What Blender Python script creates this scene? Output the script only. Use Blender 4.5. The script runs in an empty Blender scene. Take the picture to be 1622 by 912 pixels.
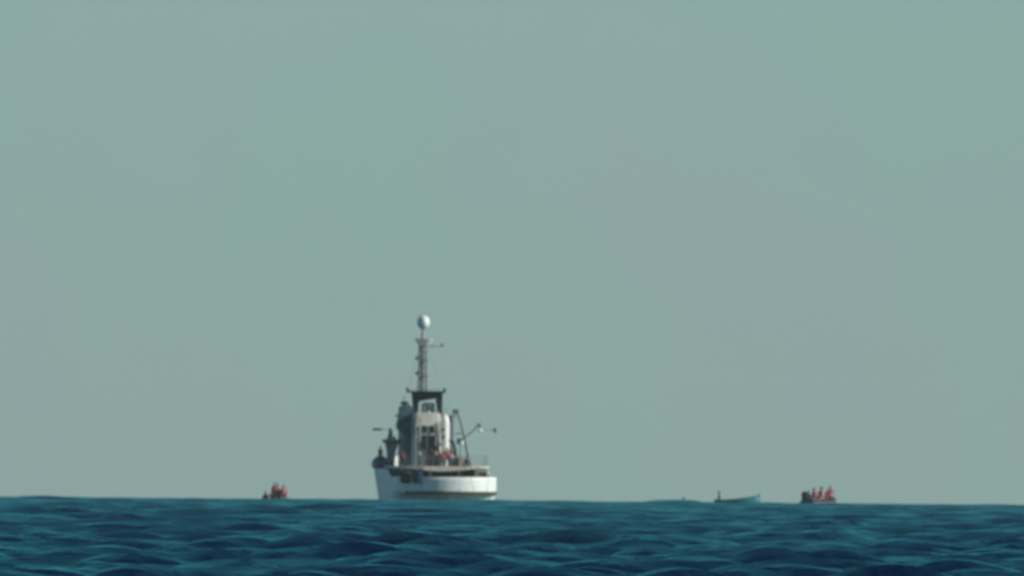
import bpy, bmesh, math, random
import numpy as np
from mathutils import Vector, Matrix, Euler
R = math.radians
S = bpy.context.scene
COL = S.collection
random.seed(7)

# ------------------------------------------------------------------ camera, sky, sun, exposure
EARTH = 6371000.0
EYE = 2.5                                   # eye height above the water, metres
D = 6000.0                                  # the ship lies at the sea horizon
def drop(d): return -d * d / (2 * EARTH)    # the water surface curves away
PXM = 0.055                                 # metres per photograph pixel at the ship
cam = bpy.data.cameras.new('camera'); camo = bpy.data.objects.new('camera', cam); COL.objects.link(camo)
cam.sensor_width = 36.0
cam.lens = 36.0 / (1622 * PXM / D)
cam.clip_start = 1.0; cam.clip_end = 60000
ROLL = 0.47
camo.location = (0, 0, EYE)
camo.rotation_euler = (Matrix.Rotation(R(90) + 0.00223, 4, 'X') @ Matrix.Rotation(R(ROLL), 4, 'Z')).to_euler()
S.camera = camo
S.view_settings.view_transform = 'Standard'; S.view_settings.look = 'None'
S.view_settings.exposure = 0; S.view_settings.gamma = 1; S.view_settings.use_curve_mapping = False
S.cycles.filter_width = 1.9
cam.dof.use_dof = True; cam.dof.focus_distance = 300.0      # the long lens is focused a little short
cam.dof.aperture_fstop = cam.lens / 1000 / 0.0165; cam.dof.aperture_blades = 0
S.cycles.volume_bounces = 1

SUN_EL, SUN_AZ = 25.0, 99.0                 # azimuth clockwise from the viewing direction (+Y)
W = bpy.data.worlds.new('World'); S.world = W; W.use_nodes = True
nt = W.node_tree; bg = nt.nodes['Background']
sk = nt.nodes.new('ShaderNodeTexSky'); sk.sky_type = 'NISHITA'; sk.sun_disc = False
sk.sun_elevation = R(SUN_EL); sk.sun_rotation = R(SUN_AZ); sk.dust_density = 0.35; sk.air_density = 0.5
tint = nt.nodes.new('ShaderNodeMix'); tint.data_type = 'RGBA'; tint.blend_type = 'MULTIPLY'; tint.inputs[0].default_value = 1
tint.inputs[7].default_value = (0.80, 1.01, 1.00, 1)
nt.links.new(sk.outputs[0], tint.inputs[6])
# thin uneven veil of high haze: barely visible, all round the sky
wc = nt.nodes.new('ShaderNodeTexCoord'); wn = nt.nodes.new('ShaderNodeTexNoise')
wn.inputs['Scale'].default_value = 230; wn.inputs['Detail'].default_value = 3
wr = nt.nodes.new('ShaderNodeValToRGB'); wr.color_ramp.elements[0].position = 0.35; wr.color_ramp.elements[1].position = 0.65
wr.color_ramp.elements[0].color = (0.965, 1.0, 0.975, 1); wr.color_ramp.elements[1].color = (1.0, 0.985, 1.0, 1)
wm = nt.nodes.new('ShaderNodeMix'); wm.data_type = 'RGBA'; wm.blend_type = 'MULTIPLY'; wm.inputs[0].default_value = 1
nt.links.new(wc.outputs['Generated'], wn.inputs['Vector']); nt.links.new(wn.outputs[0], wr.inputs[0])
nt.links.new(tint.outputs[2], wm.inputs[6]); nt.links.new(wr.outputs[0], wm.inputs[7]); nt.links.new(wm.outputs[2], bg.inputs[0])
bg.inputs[1].default_value = 0.082
sl = bpy.data.lights.new('sun', 'SUN'); sl.energy = 4.9; sl.angle = R(0.5); sl.color = (1.0, 0.95, 0.86)
slo = bpy.data.objects.new('sun', sl); COL.objects.link(slo)
sd = Vector((math.sin(R(SUN_AZ)) * math.cos(R(SUN_EL)), math.cos(R(SUN_AZ)) * math.cos(R(SUN_EL)), math.sin(R(SUN_EL))))
slo.rotation_euler = sd.to_track_quat('Z', 'Y').to_euler()
slo.location = (0, 0, 100)

# ------------------------------------------------------------------ materials
def mat(name, col, rough=0.5, metal=0.0, var=0.12, scale=2.0, rust=0.0, spec=0.5, grime=(0.12, 0.07, 0.04)):
    m = bpy.data.materials.new(name); m.use_nodes = True
    n = m.node_tree; p = n.nodes['Principled BSDF']
    p.inputs['Roughness'].default_value = rough; p.inputs['Metallic'].default_value = metal
    p.inputs['Specular IOR Level'].default_value = spec
    tc = n.nodes.new('ShaderNodeTexCoord'); no = n.nodes.new('ShaderNodeTexNoise')
    no.inputs['Scale'].default_value = scale; no.inputs['Detail'].default_value = 5
    n.links.new(tc.outputs['Object'], no.inputs['Vector'])
    cr = n.nodes.new('ShaderNodeValToRGB')
    cr.color_ramp.elements[0].position = 0.3; cr.color_ramp.elements[1].position = 0.75
    cr.color_ramp.elements[0].color = (*[c * (1 - var) for c in col], 1)
    cr.color_ramp.elements[1].color = (*[min(1, c * (1 + var)) for c in col], 1)
    n.links.new(no.outputs[0], cr.inputs[0]); out = cr.outputs[0]
    if rust:
        mp = n.nodes.new('ShaderNodeMapping'); mp.inputs['Scale'].default_value = (1.6, 1.6, 0.22)
        n2 = n.nodes.new('ShaderNodeTexNoise'); n2.inputs['Scale'].default_value = 2.6; n2.inputs['Detail'].default_value = 6
        n.links.new(tc.outputs['Object'], mp.inputs[0]); n.links.new(mp.outputs[0], n2.inputs['Vector'])
        r2 = n.nodes.new('ShaderNodeValToRGB'); r2.color_ramp.elements[0].position = 0.56; r2.color_ramp.elements[1].position = 0.74
        r2.color_ramp.elements[1].color = (rust, rust, rust, 1)
        n.links.new(n2.outputs[0], r2.inputs[0])
        mx = n.nodes.new('ShaderNodeMix'); mx.data_type = 'RGBA'
        n.links.new(r2.outputs[0], mx.inputs[0]); n.links.new(out, mx.inputs[6]); mx.inputs[7].default_value = (*grime, 1)
        out = mx.outputs[2]
    n.links.new(out, p.inputs['Base Color'])
    return m
M = dict(
    white=mat('hull_paint', (0.70, 0.71, 0.69), 0.45, var=0.08, rust=0.7),
    cream=mat('casing_paint', (0.54, 0.51, 0.45), 0.5, var=0.08, rust=0.4),
    beam=mat('beam_paint', (0.66, 0.56, 0.48), 0.5, var=0.08, rust=0.3),
    grey=mat('grey_paint', (0.15, 0.18, 0.18), 0.55, rust=0.4),
    lgrey=mat('pale_grey_paint', (0.32, 0.37, 0.37), 0.6, rust=0.4),
    strake=mat('strake_rubber', (0.05, 0.047, 0.04), 0.85, spec=0.2, var=0.4),
    mastg=mat('mast_paint', (0.26, 0.28, 0.25), 0.6, rust=0.3),
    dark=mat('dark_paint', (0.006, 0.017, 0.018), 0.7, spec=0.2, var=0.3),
    funnel=mat('funnel_paint', (0.05, 0.13, 0.15), 0.6, spec=0.3, var=0.3),
    black=mat('black_rubber', (0.010, 0.012, 0.014), 0.85, spec=0.2, var=0.4),
    boot=mat('boot_paint', (0.004, 0.02, 0.045), 0.8, spec=0.2, var=0.3),
    glass=mat('dark_glass', (0.008, 0.011, 0.012), 0.2, spec=0.3),
    deck=mat('deck_paint', (0.06, 0.12, 0.09), 0.7, var=0.2),
    dome=mat('radome_gelcoat', (0.70, 0.73, 0.71), 0.3, var=0.02),
    steel=mat('steel', (0.35, 0.36, 0.36), 0.45, 0.5),
    tube=mat('boat_tube', (0.05, 0.06, 0.08), 0.55),
    tubered=mat('boat_tube_red', (0.14, 0.05, 0.08), 0.55),
    teal=mat('teal_boat_paint', (0.010, 0.17, 0.20), 0.5, var=0.25),
    wood=mat('worn_wood', (0.16, 0.11, 0.07), 0.8, var=0.3),
    skin=mat('skin', (0.28, 0.17, 0.11), 0.6, var=0.05),
    navy=mat('navy_cloth', (0.012, 0.018, 0.035), 0.9),
    blackc=mat('black_cloth', (0.012, 0.014, 0.014), 0.9),
    redc=mat('red_cloth', (0.33, 0.04, 0.06), 0.85),
    orange=mat('life_jacket_cloth', (0.52, 0.09, 0.07), 0.8),
    pink=mat('faded_red_cloth', (0.46, 0.20, 0.21), 0.85),
    hair=mat('dark_hair', (0.015, 0.012, 0.01), 0.7),
    lamp=mat('lamp_housing', (0.8, 0.8, 0.78), 0.3, var=0.02),
)

# ------------------------------------------------------------------ mesh helpers
def tag(o, label=None, cat=None, group=None, kind=None):
    for k, v in (('label', label), ('category', cat), ('group', group), ('kind', kind)):
        if v: o[k] = v
    return o
def empty(name, loc, rot=(0, 0, 0), **kw):
    o = bpy.data.objects.new(name, None); COL.objects.link(o); o.location = loc; o.rotation_euler = rot
    o.empty_display_size = 0.3
    return tag(o, **kw)
def obj(name, bm, m, parent=None, loc=None, smooth=False, bevel=0.0, rot=None, label=None):
    if bevel:
        bmesh.ops.bevel(bm, geom=list(bm.edges), offset=bevel, segments=2, affect='EDGES', clamp_overlap=True)
    bmesh.ops.recalc_face_normals(bm, faces=bm.faces)
    me = bpy.data.meshes.new(name); bm.to_mesh(me); bm.free()
    for mm in (m if isinstance(m, (list, tuple)) else [m]): me.materials.append(mm)
    if smooth:
        for p in me.polygons: p.use_smooth = True
        try: me.set_sharp_from_angle(angle=R(38))
        except Exception: pass
    o = bpy.data.objects.new(name, me); COL.objects.link(o)
    if parent: o.parent = parent
    if loc: o.location = loc
    if rot: o.rotation_euler = rot
    if label: o['label'] = label
    return o
def box(bm, c, s, rot=None):
    r = bmesh.ops.create_cube(bm, size=1.0)
    mt = Matrix.Translation(c) @ (Euler(rot).to_matrix().to_4x4() if rot else Matrix.Identity(4)) @ Matrix.Diagonal((*s, 1))
    bmesh.ops.transform(bm, matrix=mt, verts=r['verts']); return bm
def tube(bm, pts, r, seg=8, r1=None):
    pts = [Vector(p) for p in pts]; n = len(pts); rings = []
    for i, p in enumerate(pts):
        d = (pts[min(i + 1, n - 1)] - pts[max(i - 1, 0)]).normalized()
        u = d.orthogonal() if abs(d.z) > 0.95 else d.cross(Vector((0, 0, 1)))
        u.normalize(); v = d.cross(u)
        rr = r if not isinstance(r, (list, tuple)) else r[i]
        if r1 is not None: rr = r + (r1 - r) * i / (n - 1)
        rings.append([bm.verts.new(p + rr * (math.cos(a) * u + math.sin(a) * v)) for a in [2 * math.pi * k / seg for k in range(seg)]])
    for a, b in zip(rings, rings[1:]):
        for k in range(seg): bm.faces.new((a[k], a[(k + 1) % seg], b[(k + 1) % seg], b[k]))
    bm.faces.new(rings[0]); bm.faces.new(rings[-1]); return bm
def lathe(bm, prof, c=(0, 0, 0), seg=24, sx=1, sy=1):
    c = Vector(c); rings = []
    for r, z in prof:
        if r < 1e-5: rings.append([bm.verts.new(c + Vector((0, 0, z)))])
        else: rings.append([bm.verts.new(c + Vector((sx * r * math.cos(2 * math.pi * k / seg), sy * r * math.sin(2 * math.pi * k / seg), z))) for k in range(seg)])
    for a, b in zip(rings, rings[1:]):
        for k in range(seg):
            k2 = (k + 1) % seg
            if len(a) == 1 and len(b) > 1: bm.faces.new((a[0], b[k], b[k2]))
            elif len(b) == 1 and len(a) > 1: bm.faces.new((a[k], b[0], a[k2]))
            elif len(a) > 1: bm.faces.new((a[k], a[k2], b[k2], b[k]))
    for a in (rings[0], rings[-1]):
        if len(a) > 1: bm.faces.new(a)
    return bm
def prism(bm, poly, y0, y1):
    """outline in x,z pushed through from y0 to y1"""
    a = [bm.verts.new((x, y0, z)) for x, z in poly]; b = [bm.verts.new((x, y1, z)) for x, z in poly]
    n = len(poly); bm.faces.new(a); bm.faces.new(b)
    for k in range(n): bm.faces.new((a[k], a[(k + 1) % n], b[(k + 1) % n], b[k]))
    return bm
def B(): return bmesh.new()
def rbox(x0, x1, y0, y1, z0, z1, r=0.04):
    bm = B(); box(bm, ((x0 + x1) / 2, (y0 + y1) / 2, (z0 + z1) / 2), (x1 - x0, y1 - y0, z1 - z0)); 
    if r: bmesh.ops.bevel(bm, geom=list(bm.edges), offset=r, segments=2, affect='EDGES')
    return bm
def copy_thing(root, loc, rot=None, **kw):
    c = root.copy(); COL.objects.link(c); c.location = loc
    if rot: c.rotation_euler = rot
    for ch in list(root.children):
        d = ch.copy(); COL.objects.link(d); d.parent = c
        for g in ch.children:
            e = g.copy(); COL.objects.link(e); e.parent = d
    return tag(c, **kw)

# ------------------------------------------------------------------ the sea
def build_sea():
    rng = np.random.default_rng(11)
    fine = np.linspace(-0.0088, 0.0088, 250)
    mid = 0.0088 + 0.0004 * np.cumsum(1.13 ** np.arange(48))
    mid = mid[mid < math.pi * 0.995]
    ang = np.concatenate([-mid[::-1], fine, mid]); ang = ang[(ang > -math.pi) & (ang < math.pi)]
    near = np.geomspace(1.0, 1150, 190)[:-1]
    dense = np.geomspace(1150, 7000, 3700)
    far = np.geomspace(7030, 16000, 60)
    rad = np.concatenate([near, dense, far])
    A, Rr = np.meshgrid(ang, rad)
    X = Rr * np.sin(A); Y = Rr * np.cos(A)
    sp = np.gradient(rad)[:, None]
    aw = np.gradient(ang)[None, :] * Rr
    Z = np.zeros_like(X)
    N = 90
    lam = np.geomspace(1.2, 15, N) * rng.uniform(0.92, 1.08, N)
    th = rng.normal(0, R(36), N) + R(-90 + 12)
    amp = lam ** 0.60 * np.exp(-(lam / 9.0) ** 2); amp *= 0.160 / math.sqrt((amp ** 2).sum() / 2)
    ph = rng.uniform(0, 2 * math.pi, N)
    for l, t, a, p in zip(lam, th, amp, ph):
        k = 2 * math.pi / l
        f = np.clip((l / sp - 2.2) / 2.0, 0, 1) * np.clip((l / (aw * abs(math.cos(t)) + 1e-6) - 2.2) / 2.0, 0, 1)
        Z += a * f * np.cos(k * (X * math.cos(t) + Y * math.sin(t)) + p)
    Z = Z + 0.25 * (Z * Z - 0.0144)      # peaked crests, flatter troughs
    Z = Z * np.clip((Rr - 3) / 60, 0.0, 1)
    # one long low swell just short of the horizon, right of centre
    Z += 0.30 * np.exp(-((X - 0.00238 * 5000) / 2.3) ** 4 - ((Y - 5000) / 9.0) ** 2)
    Z += 0.07 - (Rr ** 2) / (2 * EARTH)
    h, w = X.shape
    co = np.stack([X, Y, Z], -1).reshape(-1, 3).astype(np.float32)
    i = np.arange(h - 1)[:, None] * w + np.arange(w - 1)[None, :]
    q = np.stack([i, i + 1, i + w + 1, i + w], -1).reshape(-1, 4)
    q = q[:, ::-1]
    me = bpy.data.meshes.new('sea')
    me.vertices.add(len(co)); me.vertices.foreach_set('co', co.ravel())
    me.loops.add(q.size); me.loops.foreach_set('vertex_index', q.ravel().astype(np.int32))
    me.polygons.add(len(q)); me.polygons.foreach_set('loop_start', np.arange(0, q.size, 4, dtype=np.int32))
    me.polygons.foreach_set('use_smooth', np.ones(len(q), dtype=bool))
    me.update(calc_edges=True)
    if me.polygons[len(q) // 2].normal.z < 0: me.flip_normals()
    o = bpy.data.objects.new('sea', me); COL.objects.link(o); o['kind'] = 'structure'
    m = bpy.data.materials.new('sea_water'); m.use_nodes = True; n = m.node_tree
    for x in list(n.nodes): n.nodes.remove(x)
    out = n.nodes.new('ShaderNodeOutputMaterial')
    ge = n.nodes.new('ShaderNodeNewGeometry')
    mp = n.nodes.new('ShaderNodeMapping'); mp.inputs['Scale'].default_value = (0.9, 0.35, 0.9)
    n.links.new(ge.outputs['Position'], mp.inputs[0])
    no = n.nodes.new('ShaderNodeTexNoise'); no.inputs['Scale'].default_value = 1.0; no.inputs['Detail'].default_value = 3
    n.links.new(mp.outputs[0], no.inputs['Vector'])
    bu = n.nodes.new('ShaderNodeBump'); bu.inputs['Strength'].default_value = 1.0; bu.inputs['Distance'].default_value = 0.42
    n.links.new(no.outputs[0], bu.inputs['Height'])
    # water body colour: slow drift between green-blue and deep blue water
    n2 = n.nodes.new('ShaderNodeTexNoise'); n2.inputs['Scale'].default_value = 0.05; n2.inputs['Detail'].default_value = 2
    n.links.new(ge.outputs['Position'], n2.inputs['Vector'])
    cr = n.nodes.new('ShaderNodeValToRGB'); cr.color_ramp.elements[0].position = 0.35; cr.color_ramp.elements[1].position = 0.65
    cr.color_ramp.elements[0].color = (0.0003, 0.004, 0.040, 1); cr.color_ramp.elements[1].color = (0.0003, 0.009, 0.036, 1)
    n.links.new(n2.outputs[0], cr.inputs[0])
    df = n.nodes.new('ShaderNodeBsdfDiffuse'); n.links.new(cr.outputs[0], df.inputs[0])
    gl = n.nodes.new('ShaderNodeBsdfGlossy'); gl.inputs['Roughness'].default_value = 0.22
    gl.inputs['Color'].default_value = (0.30, 1.0, 0.82, 1)
    fr = n.nodes.new('ShaderNodeFresnel'); fr.inputs['IOR'].default_value = 1.333
    mx = n.nodes.new('ShaderNodeMixShader')
    n.links.new(bu.outputs[0], gl.inputs['Normal']); n.links.new(bu.outputs[0], fr.inputs['Normal'])
    # unresolved ripples tilt the facets, so the mean reflectance levels off well below the flat-water value
    fm = n.nodes.new('ShaderNodeMath'); fm.operation = 'SMOOTH_MIN'; fm.inputs[2].default_value = 0.14
    # wind lanes: long streaks of rougher and smoother water
    ml = n.nodes.new('ShaderNodeMapping'); ml.inputs['Scale'].default_value = (0.36, 0.014, 0.0); ml.inputs['Rotation'].default_value = (0, 0, R(0.4))
    nl = n.nodes.new('ShaderNodeTexNoise'); nl.inputs['Scale'].default_value = 1.0; nl.inputs['Detail'].default_value = 3
    rl = n.nodes.new('ShaderNodeMapRange'); rl.inputs['From Min'].default_value = 0.36; rl.inputs['From Max'].default_value = 0.62
    rl.inputs['To Min'].default_value = 0.26; rl.inputs['To Max'].default_value = 0.80
    n.links.new(ge.outputs['Position'], ml.inputs[0]); n.links.new(ml.outputs[0], nl.inputs['Vector'])
    n.links.new(nl.outputs[0], rl.inputs['Value']); n.links.new(rl.outputs[0], fm.inputs[1])
    n.links.new(fr.outputs[0], fm.inputs[0]); n.links.new(fm.outputs[0], mx.inputs[0]); n.links.new(df.outputs[0], mx.inputs[1]); n.links.new(gl.outputs[0], mx.inputs[2])
    n.links.new(mx.outputs[0], out.inputs[0])
    me.materials.append(m)
build_sea()

# ------------------------------------------------------------------ people
class Fig:
    """one skinned body: joints with radii, grown to a single surface"""
    def __init__(s): s.v = []; s.r = []; s.k = []; s.e = []
    def add(s, p, r, kind, par=None):
        s.v.append(Vector(p)); s.r.append(r if isinstance(r, tuple) else (r, r)); s.k.append(kind)
        if par is not None: s.e.append((par, len(s.v) - 1))
        return len(s.v) - 1
def person(name_label, loc, rotz, seat=0.0, lean=0.0, armL=None, armR=None, top='redc', legs='navy', vest='orange',
           cap=None, group=None, h=1.75, bend=0.0):
    """faces local +Y; seat: hip height when seated (0 = standing); arms: elbow and wrist offsets from the shoulder"""
    f = Fig(); hip = seat if seat else 0.93
    ln = math.sin(lean + bend); lc = math.cos(lean + bend)
    def up(t, x=0.0, y=0.0): return (x, ln * t + y, hip + lc * t)
    pel = f.add((0, 0, hip), (0.16, 0.12), 'l')
    wa = f.add(up(0.20), (0.145, 0.11), 't', pel)
    ch = f.add(up(0.40), (0.17, 0.125), 't', wa)
    nb = f.add(up(0.53), (0.075, 0.075), 't', ch)
    nk = f.add(up(0.59), (0.058, 0.058), 's', nb)
    hb = f.add(up(0.655, 0, 0.015), (0.075, 0.085), 's', nk)
    hm = f.add(up(0.72, 0, 0.01), (0.080, 0.098), 's', hb)
    ht = f.add(up(0.80, 0, 0.0), (0.058, 0.075), 's', hm)
    nose = f.add(up(0.695, 0, 0.118), (0.012, 0.014), 's', hm)
    for sgn in (-1, 1): f.add(up(0.70, sgn * 0.088, 0.0), (0.012, 0.022), 's', hm)
    for sgn, arm in ((-1, armL), (1, armR)):
        arm = arm or ((0.05, 0.02, -0.29), (0.06, 0.13, -0.52))
        sh = f.add(up(0.46, sgn * 0.185), (0.066, 0.066), 't', ch)
        S0 = f.v[sh]
        el = f.add(S0 + Vector((sgn * arm[0][0], arm[0][1], arm[0][2])), 0.046, 't', sh)
        wr = f.add(S0 + Vector((sgn * arm[1][0], arm[1][1], arm[1][2])), 0.030, 's', el)
        d = (f.v[wr] - f.v[el]).normalized(); u = d.cross(Vector((0, 0, 1)))
        if u.length < 0.2: u = Vector((0, 1, 0)).cross(d)
        u.normalize(); nrm = u.cross(d)
        pm = f.add(f.v[wr] + d * 0.055, (0.040, 0.020), 's', wr)
        for q, (off, L) in enumerate(((-0.03, 0.058), (-0.010, 0.072), (0.010, 0.068), (0.03, 0.052))):
            b0 = f.v[pm] + d * 0.035 + u * off
            a1 = f.add(b0, 0.010, 's', pm)
            a2 = f.add(b0 + d * L * 0.6 + nrm * 0.006, 0.009, 's', a1)
            f.add(b0 + d * L + nrm * 0.022, 0.008, 's', a2)
        t1 = f.add(f.v[pm] - d * 0.01 + u * sgn * 0.045, 0.011, 's', pm)
        f.add(f.v[t1] + d * 0.045 + u * sgn * 0.015, 0.009, 's', t1)
    for sgn in (-1, 1):
        if seat:
            hj = f.add((sgn * 0.10, 0.04, hip), (0.085, 0.085), 'l', pel)
            kn = f.add((sgn * 0.13, 0.44, hip + 0.02), (0.060, 0.060), 'l', hj)
            an = f.add((sgn * 0.13, 0.42, max(0.08, hip - 0.42)), (0.042, 0.042), 'l', kn)
        else:
            sp_ = 0.13 if bend else 0.11
            hj = f.add((sgn * 0.10, 0, hip - 0.05), (0.088, 0.088), 'l', pel)
            kn = f.add((sgn * sp_, 0.05, 0.50), (0.060, 0.060), 'l', hj)
            an = f.add((sgn * (sp_ + 0.02), 0.0, 0.08), (0.042, 0.042), 'l', kn)
        toe = f.add(f.v[an] + Vector((0, 0.15, -0.045)), (0.040, 0.028), 'b', an)
    me = bpy.data.meshes.new('person'); me.from_pydata([tuple(v) for v in f.v], f.e, []); me.update()
    o = bpy.data.objects.new('tmp_person', me); COL.objects.link(o)
    md = o.modifiers.new('skin', 'SKIN'); md.use_smooth_shade = True
    for i, sv in enumerate(me.skin_vertices[0].data): sv.radius = f.r[i]; sv.use_root = (i == 0)
    ss = o.modifiers.new('sub', 'SUBSURF'); ss.levels = 1; ss.render_levels = 1
    dg = bpy.context.evaluated_depsgraph_get(); me2 = bpy.data.meshes.new_from_object(o.evaluated_get(dg))
    bpy.data.objects.remove(o)
    root = empty('person', loc, (0, 0, rotz), label=name_label, cat='person', group=group)
    root.scale = (h / 1.75,) * 3
    body = bpy.data.objects.new('body', me2); COL.objects.link(body); body.parent = root
    me2.materials.clear()
    order = {'s': 0, 't': 1, 'l': 2, 'b': 3}
    for m_ in (M['skin'], M[top], M[legs], M['black']): me2.materials.append(m_)
    kv = np.array([tuple(v) for v in f.v])
    for p in me2.polygons:
        c = np.array(p.center); dd = ((kv - c) ** 2).sum(1) ** 0.5 - np.array([r[0] for r in f.r]) * 0.8
        p.material_index = order[f.k[int(dd.argmin())]]; p.use_smooth = True
    tilt = -(lean + bend)
    if vest:
        bm = B(); lathe(bm, [(0.150, 0.0), (0.185, 0.05), (0.200, 0.18), (0.205, 0.30), (0.175, 0.40), (0.10, 0.455)], seg=16, sx=1.0, sy=0.82)
        bmesh.ops.transform(bm, matrix=Matrix.Rotation(tilt, 4, 'X'), verts=bm.verts)
        v = obj('life_jacket', bm, M[vest], body, (0, ln * 0.08, hip + lc * 0.08), smooth=True)
        bm = B(); tube(bm, [(0.16 * math.cos(a), 0.135 * math.sin(a), 0.14) for a in [math.pi * k / 8 for k in range(9)]], 0.02, 6)
        bmesh.ops.transform(bm, matrix=Matrix.Rotation(tilt, 4, 'X'), verts=bm.verts)
        bmesh.ops.translate(bm, verts=bm.verts, vec=(0, ln * 0.08 + 0.02, hip + lc * 0.08))
        obj('strap', bm, M['steel'], body)
    hp = f.v[hm]
    bm = B(); rr = 0.106 if cap else 0.100
    lathe(bm, [(0, rr * 1.02), (rr * 0.55, rr * 0.92), (rr * 0.9, rr * 0.55), (rr, 0.12 * rr), (rr * 0.96, -0.25 * rr), (rr * 0.5, -0.3 * rr)], seg=16, sx=0.9, sy=1.1)
    if cap: box(bm, (0, rr * 1.25, 0.02), (rr * 1.3, rr * 0.7, 0.012))
    obj('cap' if cap else 'hair', bm, M[cap or 'hair'], body, hp + Vector((0, -0.012, 0.035)), smooth=True)
    for sgn in (-1, 1): obj('eye', box(B(), (hp.x + sgn * 0.032, hp.y + 0.088, hp.z - 0.002), (0.024, 0.012, 0.012)), M['hair'], body)
    obj('mouth', box(B(), (hp.x, hp.y + 0.092, hp.z - 0.062), (0.045, 0.010, 0.010)), M['hair'], body)
    return root

# ------------------------------------------------------------------ rescue ship
X0 = 715; YAW = 5.0; s5 = math.tan(R(YAW))
ship_pos = Vector(((X0 - 811) * PXM + 0.02, D, drop(D)))
ship = empty('rescue_ship', ship_pos, (0, R(0), R(YAW)),
             label='white rescue ship with tall grey mast and white ball radome seen from astern', cat='ship')
SHM = Matrix.Translation(ship_pos) @ Matrix.Rotation(R(YAW), 4, 'Z')
def sx(px, y): return (px - X0) * PXM / math.cos(R(YAW)) + s5 * y      # design drawing measured off the photo, metres
def sz(py): return (796 - py) * PXM
def P(px, py, y): return Vector((sx(px, y), y, sz(py)))
def onship(x, y, z): return SHM @ Vector((x, y, z))

def half(y, z):
    """half breadth of the hull at length y and height z"""
    if y < 4.2:
        t = 1 - y / 4.2
        b = 4.3 * (1 - t ** 2.05) ** (1 / 2.05)
    elif y < 20: b = 4.3
    else:
        t = (y - 20) / 14.0
        fl = max(0.0, min(1.0, z / 3.2))
        b = (4.3 + 0.45 * fl * math.sin(min(1, t * 1.6) * math.pi / 2)) * (1 - t ** (2.0 + 1.0 * fl)) ** 0.8
    return max(b, 0.0)
def sheer(y):
    if y < 9: return 2.15
    if y < 13: return 2.15 + (y - 9) / 4 * 0.75
    return 2.9 + max(0, (y - 25) / 9) ** 1.5 * 1.5
def tuck(y, z):
    """counter stern: the hull draws in below the rubbing strake"""
    if z >= 0.9: return 0.0
    w = max(0.0, 1 - y / 9.0)
    return (0.9 - z) * 0.85 * w + 0.30 * w
ys = [4.2 * (1 - math.cos(math.pi / 2 * i / 14)) for i in range(15)] + list(np.linspace(5.2, 33.6, 26)) + [33.95, 34.0]
def hull_mesh():
    bm = B()
    grid = {}
    for side in (-1, 1):
        for i, y in enumerate(ys):
            zt = sheer(y)
            zs = [-1.2, -0.4, 0.3, 0.75, 0.9, 0.94] + list(np.linspace(1.2, zt, 6))
            for j, z in enumerate(zs):
                tk = tuck(y, z) if j < 4 else 0
                b = max(0.0, half(y, z) - tk * (0.35 if y > 4 else 1.0) * (1 if y > 0.01 else 0))
                yy = y + (tk if y < 4.2 else 0) * max(0, 1 - y / 4.2)
                grid[side, i, j] = bm.verts.new((side * b, yy, z))
    nz = 12
    for side in (-1, 1):
        for i in range(len(ys) - 1):
            for j in range(nz - 1):
                bm.faces.new((grid[side, i, j], grid[side, i + 1, j], grid[side, i + 1, j + 1], grid[side, i, j + 1]))
    bmesh.ops.remove_doubles(bm, verts=bm.verts, dist=0.004)
    return bm
hull = obj('hull', hull_mesh(), M['white'], ship, smooth=True)
hull.modifiers.new('plate', 'SOLIDIFY').thickness = -0.10
def strip(y_list, z0, z1, out, m, name, port_end=99.0):
    bm = B(); loop = [(-1, y) for y in reversed(y_list) if y <= port_end] + [(1, y) for y in y_list[1:]]
    rings = []
    for sd_, y in loop:
        b = half(y, (z0 + z1) / 2)
        e = 0.05
        n = Vector((sd_ * 1.0, -1.2 if y < 1.2 else (-0.5 if y < 3 else 0), 0)).normalized() if y > 0.01 else Vector((0, -1, 0))
        p = Vector((sd_ * b, y, 0))
        rings.append([bm.verts.new((p.x + n.x * o_, p.y + n.y * o_, z)) for o_, z in ((-0.04, z0), (out, z0), (out, z1), (-0.04, z1))])
    for a, b in zip(rings, rings[1:]):
        for k in range(4): bm.faces.new((a[k], a[(k + 1) % 4], b[(k + 1) % 4], b[k]))
    bm.faces.new(rings[0]); bm.faces.new(rings[-1])
    return obj(name, bm, m, ship, smooth=False)
strip([y for y in ys if y <= 21], 0.70, 0.97, 0.14, M['strake'], 'rubbing_strake', 2.2)
strip([y for y in ys if y <= 8.5], 2.13, 2.23, 0.06, M['white'], 'bulwark_rail')
# decks
bm = B(); pl = [(half(y, 1.2) - 0.08, y) for y in ys if y < 33]; vs = [bm.verts.new((x, y, 1.15)) for x, y in pl] + [bm.verts.new((-x, y, 1.15)) for x, y in reversed(pl)]
bm.faces.new(vs); obj('aft_deck', bm, M['deck'], ship)
# boat deck over the after deck, cambered, with a pale edge beam
def deck_outline(y):
    t = max(0.0, 1 - (y - 4.0) / 1.3)
    return 3.85 * (1 - t ** 3.5) ** (1 / 3.5) if y < 5.3 else 3.85
dys = [4.0, 4.02, 4.08, 4.2, 4.45, 4.8, 5.3, 8, 12, 16, 20, 24]
def slab(z0f, z1f, inset):
    bm = B(); pts = [(deck_outline(y) - inset, y) for y in dys]
    pts[0] = (0.0, dys[0])
    pts = [(2.3, 4.0 + inset * 0.5)] + [(max(2.35, x), y + (inset if y < 5 else 0)) for x, y in pts[1:]]
    full = [(x, y) for x, y in pts] + [(-x, y) for x, y in reversed(pts)]
    xs = full
    lo = [bm.verts.new((x, y, z0f(x))) for x, y in xs]; hi = [bm.verts.new((x, y, z1f(x))) for x, y in xs]
    n = len(xs); bm.faces.new(lo); bm.faces.new(hi)
    for k in range(n): bm.faces.new((lo[k], lo[(k + 1) % n], hi[(k + 1) % n], hi[k]))
    return bm
obj('boat_deck', slab(lambda x: 2.86, lambda x: 2.98, 0.06), M['deck'], ship)
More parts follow.
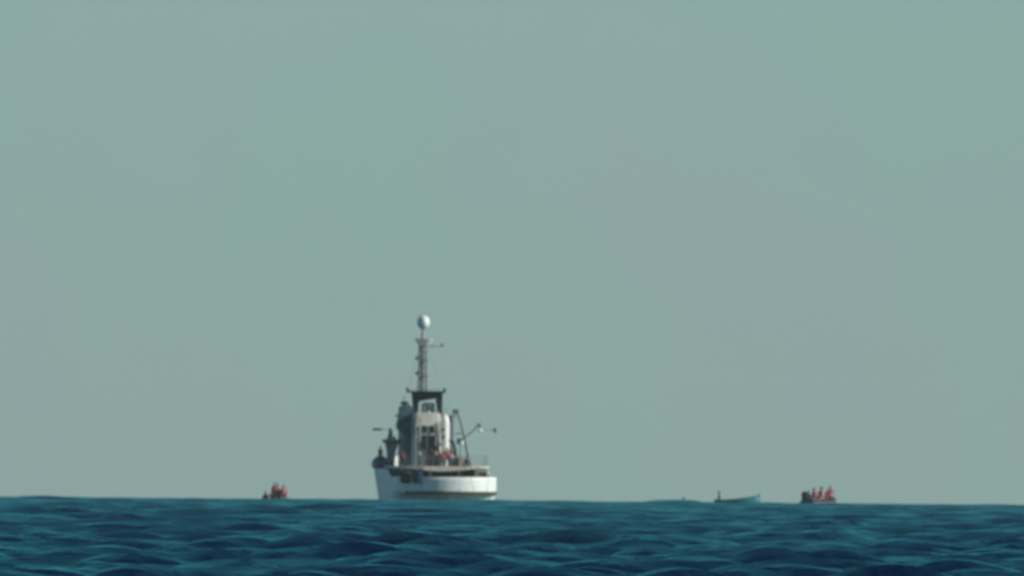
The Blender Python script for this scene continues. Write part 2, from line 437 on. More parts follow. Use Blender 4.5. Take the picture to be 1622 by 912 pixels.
def beam_mesh():
    bm = B(); rings = []
    loop = [(-deck_outline(y), y) for y in reversed(dys[2:])] + [(x, 4.0) for x in np.linspace(-1.9, 1.9, 13)] + [(deck_outline(y), y) for y in dys[2:]]
    for x, y in loop:
        dp = 0.17 + 0.28 * max(0, 1 - (abs(x + 0.3) / 3.2) ** 1.6)
        ix = 0.10 if abs(x) > 2 else 0.0
        rings.append([bm.verts.new(v) for v in ((x, y, 3.16), (x, y, 3.16 - dp), (x - math.copysign(0.08, x) * (ix > 0), y + 0.12, 3.16 - dp), (x - math.copysign(0.08, x) * (ix > 0), y + 0.12, 3.16))])
    for a, b in zip(rings, rings[1:]):
        for k in range(4): bm.faces.new((a[k], a[(k + 1) % 4], b[(k + 1) % 4], b[k]))
    bm.faces.new(rings[0]); bm.faces.new(rings[-1]); return bm
obj('edge_beam', beam_mesh(), M['beam'], ship)
for x in (-3.75, -1.3, 1.2, 3.72):
    obj('stanchion', tube(B(), [(x, 4.5 + abs(x) * 0.3, 1.15), (x, 4.5 + abs(x) * 0.3, 2.86)], 0.06), M['beam'], ship)
# deck house: the boat deck's shade painted dark, widened to shade the port bulwark
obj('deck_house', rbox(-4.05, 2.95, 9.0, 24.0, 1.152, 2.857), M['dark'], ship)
for k, x in enumerate((-2.2, -0.6, 1.6)):
    d_ = obj('door', rbox(x - 0.35, x + 0.35, 8.93, 8.996, 1.25, 2.7, 0.02), M['boot' if k < 2 else 'wood'], ship)
    obj('handle', rbox(x + 0.2, x + 0.3, 8.86, 8.926, 1.9, 1.95, 0.01), M['steel'], d_)
# things standing about the after deck
obj('towing_winch', lathe(B(), [(0.55, -0.9), (0.55, -0.8), (0.28, -0.78), (0.28, 0.78), (0.55, 0.8), (0.55, 0.9)], seg=18), M['wood'], ship, (1.3, 6.9, 1.75), rot=(0, R(90), 0), smooth=True)
obj('winch_frame', rbox(0.3, 2.3, 6.4, 7.4, 1.16, 1.35, 0.02), M['dark'], ship)

# engine casing: rounded corners, aft face with two windows and a doorway
def casing(x0, x1, y0, y1, z0, z1, r, m, name, taper=0.0):
    bm = B(); seg = 6; pl = []
    for cx, cy, a0 in ((x1 - r, y0 + r, -90), (x1 - r, y1 - r, 0), (x0 + r, y1 - r, 90), (x0 + r, y0 + r, 180)):
        for k in range(seg + 1):
            a = R(a0 + 90 * k / seg); pl.append((cx + r * math.cos(a), cy + r * math.sin(a)))
    mx_ = (x0 + x1) / 2
    rows = []
    for z, ins in ((z0, 0), (z1 - 0.9, 0.02), (z1 - 0.45, 0.06), (z1 - 0.2, 0.13), (z1 - 0.06, 0.2), (z1, 0.32)) if r > 0.3 else ((z0, 0), (z1 - 0.15, taper), (z1, taper + 0.12)):
        rows.append([bm.verts.new((mx_ + (x - mx_) * (1 - ins / ((x1 - x0) / 2)), y + (ins if y < (y0 + y1) / 2 else -ins), z)) for x, y in pl])
    n = len(pl)
    for a, b in zip(rows, rows[1:]):
        for k in range(n): bm.faces.new((a[k], a[(k + 1) % n], b[(k + 1) % n], b[k]))
    bm.faces.new(rows[0]); bm.faces.new(rows[-1])
    return obj(name, bm, m, ship, smooth=True)
yc = 15.0
cas = casing(sx(656, yc), sx(701, yc), yc, 19.5, 2.982, sz(654), 0.22, M['cream'], 'engine_casing', 0.12)
# the rounded intake trunk on its sunlit side
trk = casing(sx(698.5, yc), sx(714.5, yc), yc + 0.25, 19.0, 2.983, sz(656), 0.42, M['white'], 'intake_trunk', 0.0)
def win(px0, px1, py0, py1, y, m='glass', name='window', fr=0.05, parent=cas):
    x0, x1, z0, z1 = sx(px0, y), sx(px1, y), sz(py1), sz(py0)
    f = obj(name, rbox(x0 - fr, x1 + fr, y - 0.07, y + 0.1, z0 - fr, z1 + fr, 0.02), M['cream'], parent)
    obj('pane' if name == 'window' else 'door_leaf', rbox(x0, x1, y - 0.10, y - 0.066, z0, z1, 0.01), M[m], f)
    return f
win(670.5, 677.5, 675, 685, yc + 0.0)
win(682, 689, 675, 685, yc + 0.0)
win(668.5, 677, 690, 712, yc + 0.0, 'dark', 'door')
win(679.5, 691, 690, 728, yc + 0.0, 'dark', 'door')
win(662, 664, 676, 681, yc + 0.06)
# starboard round windows on the lit shoulder
for px, py in ((703.5, 680.5), (704, 692)):
    x, z = sx(px, yc), sz(py)
    f = obj('porthole', lathe(B(), [(0.20, 0), (0.20, 0.06), (0.14, 0.07), (0.14, 0.0)], seg=16), M['cream'], trk, (x, yc + 0.27, z), rot=(R(90), 0, 0))
    obj('pane', lathe(B(), [(0, 0.045), (0.145, 0.045), (0.145, 0.02), (0, 0.02)], seg=16), M['glass'], f)
# ladder, pipes and lockers on the aft face
bm = B()
for s_ in (-0.18, 0.18): tube(bm, [(s_, 0, 0), (s_, 0, 3.6)], 0.025, 6)
for k in range(12): tube(bm, [(-0.18, 0, 0.2 + k * 0.3), (0.18, 0, 0.2 + k * 0.3)], 0.015, 5)
obj('ladder', bm, M['grey'], cas, (sx(694, yc), yc - 0.18, 3.0))
obj('exhaust_pipe', tube(B(), [P(666, 700, yc - .2), P(666, 660, yc - .2), P(668, 656, yc - .1)], 0.07), M['steel'], cas, smooth=True)
obj('vent_trunk', rbox(sx(697, yc), sx(705, yc), yc - 0.5, yc - 0.02, 2.985, sz(717), 0.06), M['cream'], cas)
obj('deck_light', lathe(B(), [(0.10, -0.1), (0.13, 0), (0.10, 0.1), (0, 0.12)], seg=12), M['lamp'], cas, P(679.5, 653.5, yc + 0.3), smooth=True)
obj('cable_tray', rbox(sx(657.5, yc), sx(659.5, yc), yc + 0.10, yc + 0.45, 3.0, sz(664), 0.02), M['grey'], cas)
for k, (px, a_, b_) in enumerate(((659.5, 736, 672), (664.5, 736, 694), (697.5, 716, 668), (708.5, 738, 700))):
    obj('pipe', tube(B(), [(sx(px, yc), yc + (0.02 if px < 700 else 0.35), sz(a_)), (sx(px, yc), yc + (0.0 if px < 700 else 0.33), sz(b_))], 0.05, 7), M['lgrey'], cas, smooth=True)
for k, (px, py, w_, h_) in enumerate(((667, 666, 4, 3), (699, 704, 4, 5))):
    obj('junction_box', rbox(sx(px - w_ / 2, yc), sx(px + w_ / 2, yc), yc - 0.16, yc - 0.01, sz(py + h_ / 2), sz(py - h_ / 2), 0.02), M['grey'], cas)
obj('casing_rail', tube(B(), [(sx(662, yc), yc + 0.5, sz(650)), (sx(710, yc), yc + 0.5, sz(650))], 0.02, 5), M['grey'], cas)
for px in (662, 674, 686, 698, 710): obj('rail_post', tube(B(), [(sx(px, yc), yc + 0.5, sz(654.5)), (sx(px, yc), yc + 0.5, sz(650))], 0.018, 5), M['grey'], cas)
for k, (px, y_, r_) in enumerate(((722, 9.5, 0.26), (728, 9.2, 0.28), (733.5, 9.6, 0.24))):
    obj('gas_bottle', lathe(B(), [(r_, 0), (r_, 0.7), (r_ * 0.7, 0.9), (0.06, 1.0), (0, 1.02)], seg=14), M['grey' if k != 1 else 'wood'], ship, (sx(px, y_), y_, 2.985), smooth=True)
# crane post and stowed gear in front of the casing (dark)
bm = B(); prism(bm, [(sx(a, 13.2), sz(b)) for a, b in ((676, 741.5), (676, 728), (681, 718), (683, 700), (686, 700), (689, 716), (694, 730), (694, 741.5))], 12.8, 13.6)
obj('crane_pedestal', bm, M['dark'], ship, bevel=0.04)
obj('crane_jib', tube(B(), [P(685, 702, 13.2), P(697, 716, 13.0), P(702, 733, 12.8)], [0.13, 0.10, 0.07]), M['dark'], ship, smooth=True)
obj('equipment_locker', rbox(sx(664, 13), sx(675.5, 13), 12.7, 13.5, 2.985, sz(722), 0.05), M['grey'], ship)

# wheelhouse further forward
wh = obj('wheelhouse', rbox(-2.35, 2.0, 20.0, 26.0, 2.984, sz(661), 0.12), M['grey'], ship)
obj('bridge_roof', rbox(-2.6, 2.2, 19.7, 26.3, sz(661) + 0.003, sz(657.5), 0.04), M['grey'], wh)
for x in (-2.0,):
    f = obj('window', rbox(x - 0.25, x + 0.25, 19.93, 20.05, 5.5, 6.3, 0.02), M['cream'], wh)
    obj('pane', rbox(x - 0.2, x + 0.2, 19.89, 19.926, 5.56, 6.24, 0.01), M['glass'], f)
# port funnel: dark stack on a bracket, cut in below
fy = 18.5
fun = obj('funnel', prism(B(), [(sx(a, fy), sz(b)) for a, b in ((655.5, 735), (655.5, 650), (650, 642), (643, 640), (634, 645), (632.5, 661), (630, 672), (629.5, 679), (634, 683), (641, 686), (645, 694), (646, 735))], fy - 0.6, fy + 1.1), M['funnel'], ship, bevel=0.05)
obj('funnel_cap', rbox(sx(636, fy), sx(647, fy), fy - 0.35, fy + 0.8, sz(641), sz(636.5), 0.05), M['dark'], fun)
obj('whip_antenna', tube(B(), [P(641, 640, fy), P(640, 629, fy)], 0.03, 6), M['dark'], fun)
for py in (667, 681): obj('louvre', rbox(sx(640.5, fy), sx(647.5, fy), fy - 0.66, fy - 0.602, sz(py + 1.8), sz(py - 1.8), 0.01), M['black'], fun)
# A-frame, platform and mast
ay = 23.5
am = empty('mast_frame', (0, 0, 0)); am.parent = ship
for side, pts in (('p', ((653.5, 626), (664.5, 626), (661.8, 656), (655.5, 656))), ('s', ((690.5, 626), (700.5, 626), (700.5, 656), (694.5, 656)))):
    base = 3.0 if side == 'p' else 3.0
    obj('leg', prism(B(), [(sx(a, ay), sz(b)) for a, b in pts], ay - 0.55, ay + 0.55), M['dark'], am, bevel=0.03)
    cx_ = (pts[2][0] + pts[3][0]) / 2
    obj('leg_foot', rbox(sx(cx_, ay) - 0.2, sx(cx_, ay) + 0.2, ay - 0.4, ay + 0.4, sz(657.5) + 0.003, sz(656) + 0.2, 0.02), M['dark'], am)
obj('cross_beam', prism(B(), [(sx(a, ay), sz(b)) for a, b in ((653, 622), (701, 622), (701, 630), (691, 630), (688, 632), (672, 634.5), (664, 636), (653, 630))], ay - 0.5, ay + 0.5), M['dark'], am, bevel=0.03)
plat = obj('platform', rbox(sx(646, ay), sx(705, ay), ay - 0.9, ay + 0.9, sz(622.5), sz(619.5), 0.02), M['dark'], am)
for px in (646.5, 704.5):
    obj('railing', prism(B(), [(sx(px, ay) - 0.03, sz(619.5)), (sx(px, ay) + 0.03, sz(619.5)), (sx(px, ay) + (0.12 if px > 680 else -0.06), sz(615)), (sx(px, ay) + (0.02 if px > 680 else -0.16), sz(615))], ay - 0.85, ay + 0.85), M['dark'], plat)
bm = B()
for yy in (ay - 0.86, ay + 0.86):
    tube(bm, [(sx(646.5, ay), yy, sz(616)), (sx(704.5, ay), yy, sz(616))], 0.016, 5)
    for k in range(7):
        x = sx(646.5 + k * 9.6, ay); tube(bm, [(x, yy, sz(619.5)), (x, yy, sz(616))], 0.014, 5)
obj('handrail', bm, M['grey'], plat)
obj('floodlight', rbox(sx(677.5, ay), sx(682, ay), ay - 0.95, ay - 0.7, sz(645), sz(640), 0.03), M['steel'], am)
obj('support_column', rbox(sx(669, ay), sx(689, ay), ay - 0.3, ay + 0.5, sz(657.5), sz(638), 0.1), M['mastg'], am)
mx0 = sx(669.5, ay)
mast = obj('mast', tube(B(), [(mx0 - 0.02, ay, sz(619.5)), (mx0, ay, sz(560)), (mx0 - 0.02, ay, sz(537))], [0.22, 0.19, 0.17], 12), M['mastg'], am, smooth=True)
for ix in (-1, 1):
    for iy in (-1, 1):
        obj('lattice_leg', tube(B(), [(mx0 + ix * 0.36, ay + iy * 0.36, sz(619.5)), (mx0 + ix * 0.27, ay + iy * 0.27, sz(541))], 0.05, 6), M['mastg'], mast)
bm = B(); z_ = sz(618); top_ = sz(543); k = 0
while z_ < top_:
    w_ = 0.36 - 0.09 * (z_ - sz(619.5)) / (sz(541) - sz(619.5)); s_ = 1 if k % 2 else -1
    for iy in (-1, 1):
        tube(bm, [(mx0 - s_ * w_, ay + iy * w_, z_), (mx0 + s_ * w_, ay + iy * w_, z_ + 0.32)], 0.03, 5)
        tube(bm, [(mx0 - w_, ay + iy * w_, z_), (mx0 + w_, ay + iy * w_, z_)], 0.03, 5)
        tube(bm, [(mx0 + iy * w_, ay - s_ * w_, z_), (mx0 + iy * w_, ay + s_ * w_, z_ + 0.32)], 0.03, 5)
    z_ += 0.32; k += 1
lb = obj('lattice_bracing', bm, M['mastg'], mast); lb['kind'] = 'stuff'
# ladder up the mast and small side brackets
bm = B()
for s_ in (-0.12, 0.12): tube(bm, [(mx0 + s_ - 0.1, ay - 0.38, sz(619)), (mx0 + s_ - 0.08, ay - 0.34, sz(545))], 0.02, 5)
for k in range(20): tube(bm, [(mx0 - 0.21, ay - 0.36, sz(618) + k * 0.2), (mx0 + 0.03, ay - 0.36, sz(618) + k * 0.2)], 0.013, 5)
obj('mast_ladder', bm, M['mastg'], mast)
for py in (568, 592):
    obj('junction_box', rbox(mx0 + 0.12, mx0 + 0.42, ay - 0.5, ay - 0.3, sz(py + 6), sz(py + 1), 0.02), M['mastg'], mast)
    br = obj('bracket', tube(B(), [(mx0 - 0.1, ay, sz(py)), (mx0 - 0.50, ay, sz(py))], 0.05, 6), M['mastg'], mast)
    obj('navigation_light', lathe(B(), [(0.10, -0.12), (0.10, 0.12), (0.05, 0.17)], seg=10), M['dark'], br, (mx0 - 0.52, ay, sz(py)), smooth=True)
obj('top_platform', prism(B(), [(sx(a, ay), sz(b)) for a, b in ((657, 536.5), (676.5, 536.5), (676, 541), (674.5, 549), (665, 549), (660, 541))], ay - 0.5, ay + 0.5), M['mastg'], mast, bevel=0.03)
obj('dome_post', tube(B(), [(sx(669.5, ay), ay, sz(536.5)), (sx(670, ay), ay, sz(521))], [0.17, 0.09], 10), M['mastg'], mast, smooth=True)
dc = P(670.3, 511, ay)
prof = [(0.0, -0.62), (0.16, -0.61)] + [(0.55 * math.cos(R(a)), 0.02 + 0.62 * math.sin(R(a))) for a in range(-66, 90, 12)] + [(0, 0.64)]
dm = obj('radome', lathe(B(), prof, seg=32), M['dome'], mast, dc, smooth=True)
obj('dome_seam', lathe(B(), [(0.545, -0.03), (0.559, 0.0), (0.559, 0.03), (0.545, 0.06)], seg=32), M['dome'], dm, smooth=True)
yd = obj('yard', tube(B(), [P(674, 548, ay), P(701, 548.5, ay)], 0.028, 6), M['mastg'], mast)
obj('wind_sensor', lathe(B(), [(0.0, -0.14), (0.13, -0.1), (0.15, 0.04), (0.06, 0.18), (0, 0.2)], seg=10), M['grey'], yd, P(700.5, 547, ay), smooth=True)
obj('small_antenna', lathe(B(), [(0.04, -0.45), (0.05, -0.1), (0.14, -0.02), (0.14, 0.12), (0, 0.2)], seg=12), M['dome'], yd, P(681.5, 540, ay), smooth=True)
obj('radar_scanner', rbox(sx(679, ay), sx(689, ay), ay - 0.1, ay + 0.1, sz(549.3), sz(547), 0.02), M['mastg'], yd)
# stays
for k, (a, b) in enumerate(((P(705, 617, ay), P(747, 736, 9)), (P(699, 620, ay), P(727, 738, 12)), (P(646, 617, ay), P(607, 735, 25)), (P(673, 540, ay), P(704, 617, ay)), (P(666, 540, ay), P(647, 617, ay)))):
    obj('stay_wire', tube(B(), [a, (a + b) / 2 + Vector((0, 0, -0.05)), b], 0.010, 5), M['grey'], ship)

# starboard derrick
dr = empty('derrick', (0, 0, 0)); dr.parent = ship
obj('derrick_post', tube(B(), [P(747, 738, 11), P(739, 700, 11.4), P(731, 668, 11.7), P(724.5, 650, 12)], [0.13, 0.12, 0.10, 0.09], 10), M['grey'], dr, smooth=True)
obj('post_head', rbox(sx(718, 12), sx(727.5, 12), 11.8, 12.2, sz(656), sz(648), 0.06), M['grey'], dr)
obj('jib', tube(B(), [P(739, 692, 11.4), P(752, 681, 11.6), P(757.5, 674, 11.7), P(762, 671.5, 11.8)], [0.07, 0.07, 0.10, 0.07], 8), M['grey'], dr, smooth=True)
obj('jib_head', rbox(sx(756, 11.8), sx(763, 11.8), 11.65, 11.95, sz(677), sz(671), 0.04), M['grey'], dr)
obj('lamp', lathe(B(), [(0, -0.12), (0.2, -0.1), (0.22, 0.02), (0.1, 0.12), (0, 0.13)], seg=12), M['lamp'], dr, P(762, 681.5, 11.8), smooth=True)
obj('brace', tube(B(), [P(721, 688, 12), P(736, 685, 11.8)], 0.045, 6), M['grey'], dr)
obj('outrigger', tube(B(), [P(762, 680, 11.8), P(786, 681, 12)], 0.028, 6), M['grey'], dr)
obj('wind_cone', lathe(B(), [(0, -0.25), (0.10, -0.2), (0.19, 0.0), (0.14, 0.2), (0, 0.24)], seg=10), M['grey'], dr, P(786, 681, 12), smooth=True)
# second, shorter davit and gear inside it
dv = empty('davit', (0, 0, 0)); dv.parent = ship
obj('davit_arm', tube(B(), [P(712, 698, 12.5), P(719, 700, 12.5), P(723, 712, 12.5), P(725, 739, 12.5)], [0.08, 0.11, 0.10, 0.10], 8), M['dark'], dv, smooth=True)
obj('winch_drum', lathe(B(), [(0.22, -0.3), (0.22, 0.3)], seg=12), M['grey'], dv, P(716, 716, 12.6), rot=(0, R(90), 0), smooth=True)
obj('radar_drum', lathe(B(), [(0.0, -0.3), (0.3, -0.26), (0.34, 0.0), (0.3, 0.24), (0, 0.3)], seg=14), M['cream'], dv, P(730.5, 699, 12.5), smooth=True)
obj('drum_post', tube(B(), [P(730.5, 740, 12.5), P(730.5, 703, 12.5)], 0.05, 8), M['grey'], dv)
obj('canvas_locker', rbox(sx(718, 11), sx(735, 11), 10.8, 11.6, 2.985, sz(728), 0.06), M['beam'], ship)
# port davit with its platform
pdv = empty('davit', (0, 0, 0)); pdv.parent = ship; py_ = 24.0
obj('davit_arm', prism(B(), [(sx(a, py_), sz(b)) for a, b in ((614.5, 738), (614.5, 716), (610.5, 702), (632, 702), (626.5, 716), (626, 738))], py_ - 0.3, py_ + 0.3), M['lgrey'], pdv, bevel=0.04)
obj('davit_platform', rbox(sx(607, py_), sx(633.5, py_), py_ - 0.6, py_ + 0.6, sz(702), sz(697), 0.03), M['grey'], pdv)
obj('davit_housing', prism(B(), [(sx(a, py_), sz(b)) for a, b in ((612, 696.7), (616, 692), (617.5, 679), (621, 679), (622, 692), (627, 693), (629, 696.7))], py_ - 0.25, py_ + 0.25), M['lgrey'], pdv, bevel=0.03)
obj('outrigger', tube(B(), [P(619, 681, py_), P(604, 681, py_)], 0.028, 6), M['grey'], pdv)
obj('outrigger_end', rbox(sx(591, py_), sx(605, py_), py_ - 0.1, py_ + 0.1, sz(682.8), sz(679.4), 0.02), M['dark'], pdv)
# open rail round the boat deck
bm = B()
def rail(pts, z):
    for a, b in zip(pts, pts[1:]): tube(bm, [(*a, z), (*b, z)], 0.016, 5)
rp = [(-3.85, 14), (-3.85, 6.4), (-3.2, 4.7), (-2.2, 4.15), (0, 4.15), (2.2, 4.15), (3.2, 4.7), (3.85, 6.4), (3.85, 14)]
for z in (3.5, 3.8, 4.1): rail(rp, z)
for a, b in zip(rp, rp[1:]):
    for k in range(4):
        t = k / 4; x = a[0] + (b[0] - a[0]) * t; y = a[1] + (b[1] - a[1]) * t; tube(bm, [(x, y, 2.98), (x, y, 4.1)], 0.014, 5)
obj('deck_railing', bm, M['grey'], ship)
# dark fenders added at the port quarter to fill in the shaded deck opening
def fender(x, y, z, r, L, label):
    root = empty('fender', onship(x, y, z), (0, 0, R(YAW)), label=label, cat='fender', group='dark fenders added to fill the port quarter opening')
    obj('fender_body', lathe(B(), [(0, -L / 2), (r * .7, -L / 2 + .03), (r, -L / 2 + .15), (r, L / 2 - .15), (r * .7, L / 2 - .03), (0, L / 2)], seg=16), M['boot'], root, smooth=True)
    obj('rope', tube(B(), [(0, 0, L / 2 - 0.02), (0.02, 0.1, L / 2 + 0.5)], 0.02, 5), M['wood'], root)
fender(-3.75, 1.6, 2.22, 0.50, 1.15, 'added dark blue fender at the far port corner of the ship stern')
fender(-2.80, 0.75, 2.22, 0.46, 1.15, 'added dark blue fender hung inboard next to the port corner fender')

# ------------------------------------------------------------------ tender stowed on the port bow
def ribboat(loc, rot, L, Wd, tr, tubem, label, group=None, name='inflatable_boat', motor=True, console=True, motor_scale=1.0):
    """bow towards local +Y"""
    root = empty(name, loc, rot, label=label, cat='boat', group=group)
    pts = []; hw = Wd / 2 - tr
    for k in range(6): pts.append((-hw, -L / 2 + k * L * 0.62 / 5, tr + 0.05))
    for k in range(1, 12):
        a = math.pi * (1 - k / 12); pts.append((hw * math.cos(a), L * 0.12 + L * 0.36 * math.sin(a), tr + 0.05 + 0.38 * math.sin(a) ** 2))
    for k in range(5, -1, -1): pts.append((hw, -L / 2 + k * L * 0.62 / 5, tr + 0.05))
    rr = [tr * (0.35 if i in (0, len(pts) - 1) else 1) for i in range(len(pts))]
    t_ = obj('tube', tube(B(), pts, rr, 12), tubem, root, smooth=True)
    rp_ = [(p[0] * 1.0, p[1], p[2] + tr + 0.02) for p in pts[1:-1]]
    obj('grab_rope', tube(B(), rp_, 0.02, 5), M['black'], t_)
    bm = B(); rows = []
    for k in range(9):
        t = k / 8; y = -L / 2 + 0.15 + t * (L * 0.86); w = hw * (1 - max(0, t - 0.55) ** 2 * 4.2); w = max(w, 0.06)
        kz = -0.30 + 0.5 * max(0, t - 0.5) ** 1.5
        rows.append([bm.verts.new(v) for v in ((-w, y, tr), (0, y, kz + 0.02), (w, y, tr))])
    for a, b in zip(rows, rows[1:]):
        for k in range(2): bm.faces.new((a[k], a[k + 1], b[k + 1], b[k]))
        bm.faces.new((a[0], b[0], b[2], a[2]))
    bm.faces.new(rows[0]); bm.faces.new(rows[-1])
    obj('hull', bm, M['tube'], root)
    obj('transom', rbox(-hw, hw, -L / 2 + 0.25, -L / 2 + 0.33, 0.0, 0.72, 0.02), M['grey'], root)
    if console:
        c_ = obj('console', prism(B(), [(-0.35, 0.3), (0.35, 0.3), (0.32, 1.05), (-0.32, 1.05)], -0.1, 0.35), M['grey'], root, bevel=0.03)
        obj('windscreen', rbox(-0.3, 0.3, 0.18, 0.21, 1.053, 1.32, 0.01), M['glass'], c_)
        obj('bench', rbox(-0.4, 0.4, -0.95, -0.45, 0.3, 0.72, 0.05), M['black'], root)
    if motor:
        q = motor_scale; my = -L / 2 - 0.05
        mo = obj('outboard_motor', lathe(B(), [(0.0, 0.62), (0.16, 0.6), (0.25, 0.48), (0.27, 0.25), (0.22, 0.02), (0.10, -0.05)], seg=16, sx=0.9 * q, sy=1.25 * q), M['black'], root, (0, my, 0.72), smooth=True)
        obj('motor_leg', rbox(-0.07, 0.07, -0.12, 0.10, -1.0, 0.0, 0.03), M['black'], mo)
        bm = B()
        for k in range(3): box(bm, (0.1 * math.cos(k * 2.09), -0.2, -0.95 + 0.1 * math.sin(k * 2.09)), (0.16, 0.02, 0.08), (0.3, k * -2.09, 0))
        obj('propeller', bm, M['steel'], mo)
    return root
tz = sz(745)
tl = onship(sx(607, 25.5), 25.5, tz)
ribboat(tl, (0, 0, R(YAW)), 4.4, 1.85, 0.40, M['grey'], 'dark inflatable tender stowed on the port bow of the ship', motor=False, console=False)

obj('cradle', rbox(sx(598, 24.5), -3.0, 24.3, 24.7, tz - 0.45, tz - 0.28, 0.03), M['dark'], ship)
obj('cradle', rbox(sx(598, 26.5), -3.2, 26.3, 26.7, tz - 0.45, tz - 0.28, 0.03), M['dark'], ship)

def pship(label, px, y, foot, rot, **kw):
    return person(label, onship(sx(px, y), y, foot), R(rot + YAW), **kw)
pship('dark clothed person standing in the tender on the port bow', 603.5, 25.4, tz + 0.55, 200, top='blackc', legs='blackc', vest=None, h=1.5, group=None)
pship('person in a red life jacket at the port end of the stern rail', 640, 5.6, 2.985, 160, top='pink', vest='redc', h=1.45, cap='redc', bend=0.35)
pship('person in a dark jacket in the middle of the boat deck', 685, 11.0, 2.985, 190, top='blackc', legs='blackc', vest=None, h=1.72)
pship('person in a red jacket leaning beside the dark crane jib', 703, 7.4, 2.985, 200, top='redc', vest='redc', h=1.55, bend=0.25)
pship('tallest red clothed person in the starboard huddle', 709.5, 8.2, 2.985, 170, top='pink', vest='orange', h=1.78)
pship('person in pale pink top nearest the derrick in the starboard huddle', 715, 6.6, 2.985, 185, top='pink', vest='pink', h=1.5)
pship('faded red clothed person standing between the crane jib and the huddle', 699, 8.0, 2.985, 150, top='pink', vest='redc', h=1.5, bend=0.3)
pship('small dark clothed person crouching at the foot of the starboard derrick', 740, 7.0, 2.985, 165, seat=0.35, top='blackc', legs='blackc', vest=None, h=1.5)

# ------------------------------------------------------------------ boats near the ship
def sea_at(px, d):
    """a place on the water in the line of a photograph column"""
    return Vector(((px - 811) * PXM * d / D, d, drop(d)))
def on(base, rz, x, y, z): return base + Matrix.Rotation(rz, 3, 'Z') @ Vector((x, y, z))
# left boat, seen end on
b = sea_at(438, 5850); rz = R(8); b.z -= 0.42
ribboat(b, (0, 0, rz), 5.4, 2.3, 0.27, M['tubered'], 'dark red inflatable boat with crew left of the ship', group='inflatable rescue boats')
person('black clothed person standing highest in the left inflatable boat', on(b, rz, -0.08, -0.3, 0.35), rz + R(180), top='blackc', legs='blackc', vest='redc', h=1.62)
person('red clothed person seated starboard in the left inflatable boat', on(b, rz, 0.55, -1.2, 0.35), rz + R(170), seat=0.62, top='redc', vest='pink', legs='redc')
person('red clothed person seated at the outer right tube of the left boat', on(b, rz, 0.95, 0.3, 0.35), rz + R(120), seat=0.50, top='redc', vest='redc', legs='navy', h=1.6)
person('red clothed person stooping at the front right of the left inflatable boat', on(b, rz, 0.55, 0.9, 0.2), rz + R(100), top='redc', vest='pink', legs='redc', h=1.6, bend=0.5)
person('grey clothed person crouching to port in the left inflatable boat', on(b, rz, -0.75, 0.5, 0.25), rz + R(190), seat=0.32, top='navy', vest='redc', legs='navy', h=1.5)
person('red jacketed person seated close behind the standing one in the left boat', on(b, rz, 0.25, 0.2, 0.35), rz + R(175), seat=0.72, top='redc', vest='redc', legs='redc', h=1.75)
# right boat, bow to the right and away
b = sea_at(1300, 5850); rz = R(-35); b.z -= 0.15
ribboat(b, (0, 0, rz), 4.0, 1.8, 0.24, M['tube'], 'dark grey inflatable boat with crew at the right end of the horizon', group='inflatable rescue boats', console=False, motor_scale=1.2)
person('black clothed helmsman crouching at the motor of the right boat', on(b, rz, -0.15, -1.45, 0.25), rz + R(0), seat=0.42, top='blackc', legs='blackc', vest='blackc', h=1.6, bend=0.3)
person('red jacketed person seated behind the helmsman in the right boat', on(b, rz, -0.45, -0.1, 0.3), rz + R(160), seat=0.55, top='pink', vest='pink', legs='navy', h=1.7)
person('faded red clothed person seated on the outer tube of the right boat', on(b, rz, 0.45, -0.25, 0.3), rz + R(140), seat=0.55, top='pink', vest='pink', legs='redc', h=1.75)
person('red clothed person crouching between the others in the right boat', on(b, rz, 0.0, 0.35, 0.3), rz + R(200), seat=0.62, top='redc', vest='pink', legs='redc', h=1.75)
person('faded red clothed person standing bent over directly in front of the helmsman', on(b, rz, -0.55, 0.35, 0.15), rz + R(60), top='pink', vest='redc', legs='redc', h=1.65, bend=0.75)
person('red jacketed person standing and reaching forward in the right boat', on(b, rz, 0.2, 0.75, 0.2), rz + R(-20), top='redc', vest='redc', legs='redc', h=1.6, bend=0.7,
       armL=((0.03, 0.24, 0.02), (0.0, 0.48, 0.1)), armR=((0.05, 0.22, -0.04), (0.04, 0.46, 0.06)))
person('person in dark cap standing at the bow of the right boat', on(b, rz, 0.35, 1.15, 0.3), rz + R(30), top='redc', vest='redc', legs='pink', cap='blackc', h=1.55, bend=0.35)
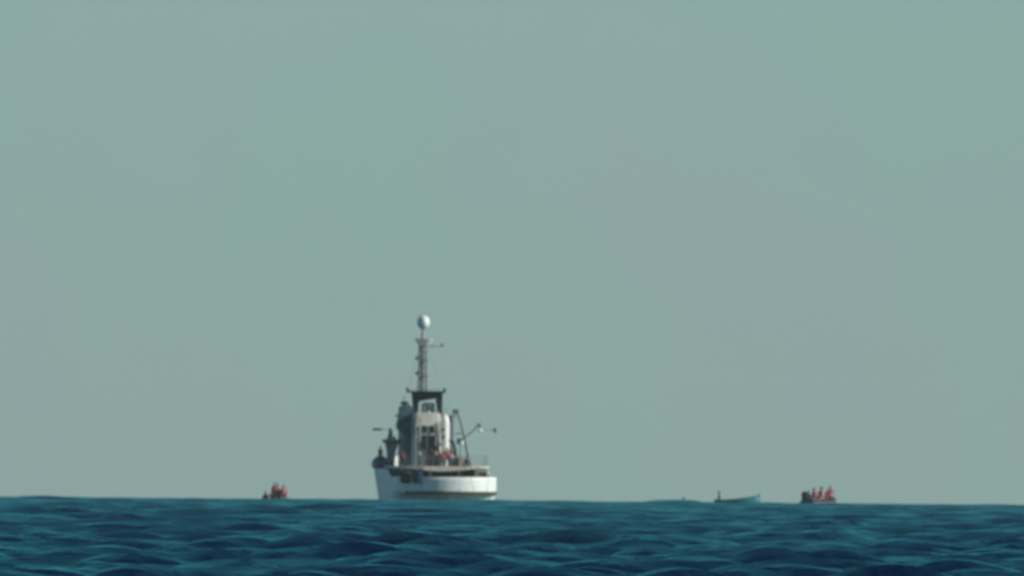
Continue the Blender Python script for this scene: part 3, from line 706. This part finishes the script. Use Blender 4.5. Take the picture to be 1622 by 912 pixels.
# teal wooden boat, high bow to the right
def wooden_boat(loc, rz, L, label):
    root = empty('wooden_boat', loc, (0, 0, rz), label=label, cat='boat')
    def sect(t):
        w = 0.85 * (1 - max(0, (t - 0.45) / 0.55) ** 2.2) * (0.82 + 0.18 * min(1, t * 4)); w = max(w, 0.03)
        zt = 0.62 + 0.10 * (1 - t) ** 2 + 0.50 * t ** 1.8; y = -L / 2 + L * t + 0.15 * t ** 4
        return w, zt, y
    bm = B(); rows = []
    for k in range(19):
        w, zt, y = sect(k / 18); row = []
        for j in range(-5, 6):
            u = j / 5; row.append(bm.verts.new((w * math.copysign(abs(u) ** 0.6, u), y - (0.55 if k == 18 else 0.0) * (1 - abs(u)), -0.25 + (zt + 0.25) * abs(u) ** 1.8)))
        rows.append(row)
    for a, c in zip(rows, rows[1:]):
        for j in range(10): bm.faces.new((a[j], a[j + 1], c[j + 1], c[j]))
    bm.faces.new(rows[0])
    h_ = obj('hull', bm, M['teal'], root, smooth=True); h_.modifiers.new('plank', 'SOLIDIFY').thickness = 0.04
    for sgn in (-1, 1):
        obj('gunwale', tube(B(), [(sgn * sect(k / 18)[0], sect(k / 18)[2], sect(k / 18)[1] + 0.02) for k in range(19)], 0.03, 6), M['teal'], root)
    for t in (0.15, 0.42, 0.66):
        w, zt, y = sect(t); obj('thwart', rbox(-w + 0.04, w - 0.04, y - 0.12, y + 0.12, 0.40, 0.44, 0.01), M['wood'], root)
    w, zt, y = sect(0.98)
    obj('stem_post', prism(B(), [(-0.05, zt - 0.5), (0.05, zt - 0.5), (0.05, zt + 0.16), (-0.05, zt + 0.16)], y - 0.06, y + 0.06), M['wood'], root)
    return root
b = sea_at(1170, 5850); rz = R(-100); b.z -= 0.31
wooden_boat(b, rz, 3.7, 'low teal wooden boat with a raised bow right of the ship')
person('lone dark figure sitting at the stern of the teal boat', on(b, rz, 0.0, -1.55, 0.0), rz, seat=0.62, top='blackc', legs='blackc', vest=None, h=1.75)
# small float
b = sea_at(1084.5, 5700); b.z -= 0.15
fb = empty('marker_float', b, (0, R(6), 0), label='tiny dark marker float on the horizon left of the teal boat', cat='float')
obj('float_body', lathe(B(), [(0, -0.3), (0.25, -0.22), (0.32, 0.1), (0.22, 0.32), (0.07, 0.40)], seg=14), M['dark'], fb, smooth=True)
obj('float_pole', tube(B(), [(0, 0, 0.38), (0, 0, 0.75)], 0.03, 6), M['grey'], fb)
obj('pole_flag', rbox(-0.09, 0.09, -0.02, 0.02, 0.55, 0.76, 0.01), M['grey'], fb)

# ------------------------------------------------------------------ sea air
HAZE = 1.2e-5
if HAZE:
    bm = B(); box(bm, (0, 0, (18 - 28) / 2), (34000, 34000, 46))
    hz = obj('haze', bm, [], None); hz['kind'] = 'stuff'
    m = bpy.data.materials.new('sea_haze'); m.use_nodes = True; n = m.node_tree
    n.nodes.remove(n.nodes['Principled BSDF'])
    pv = n.nodes.new('ShaderNodeVolumePrincipled'); pv.inputs['Density'].default_value = HAZE
    pv.inputs['Color'].default_value = (0.72, 0.84, 0.80, 1); pv.inputs['Anisotropy'].default_value = 0.2
    n.links.new(pv.outputs[0], n.nodes['Material Output'].inputs['Volume'])
    hz.data.materials.append(m)
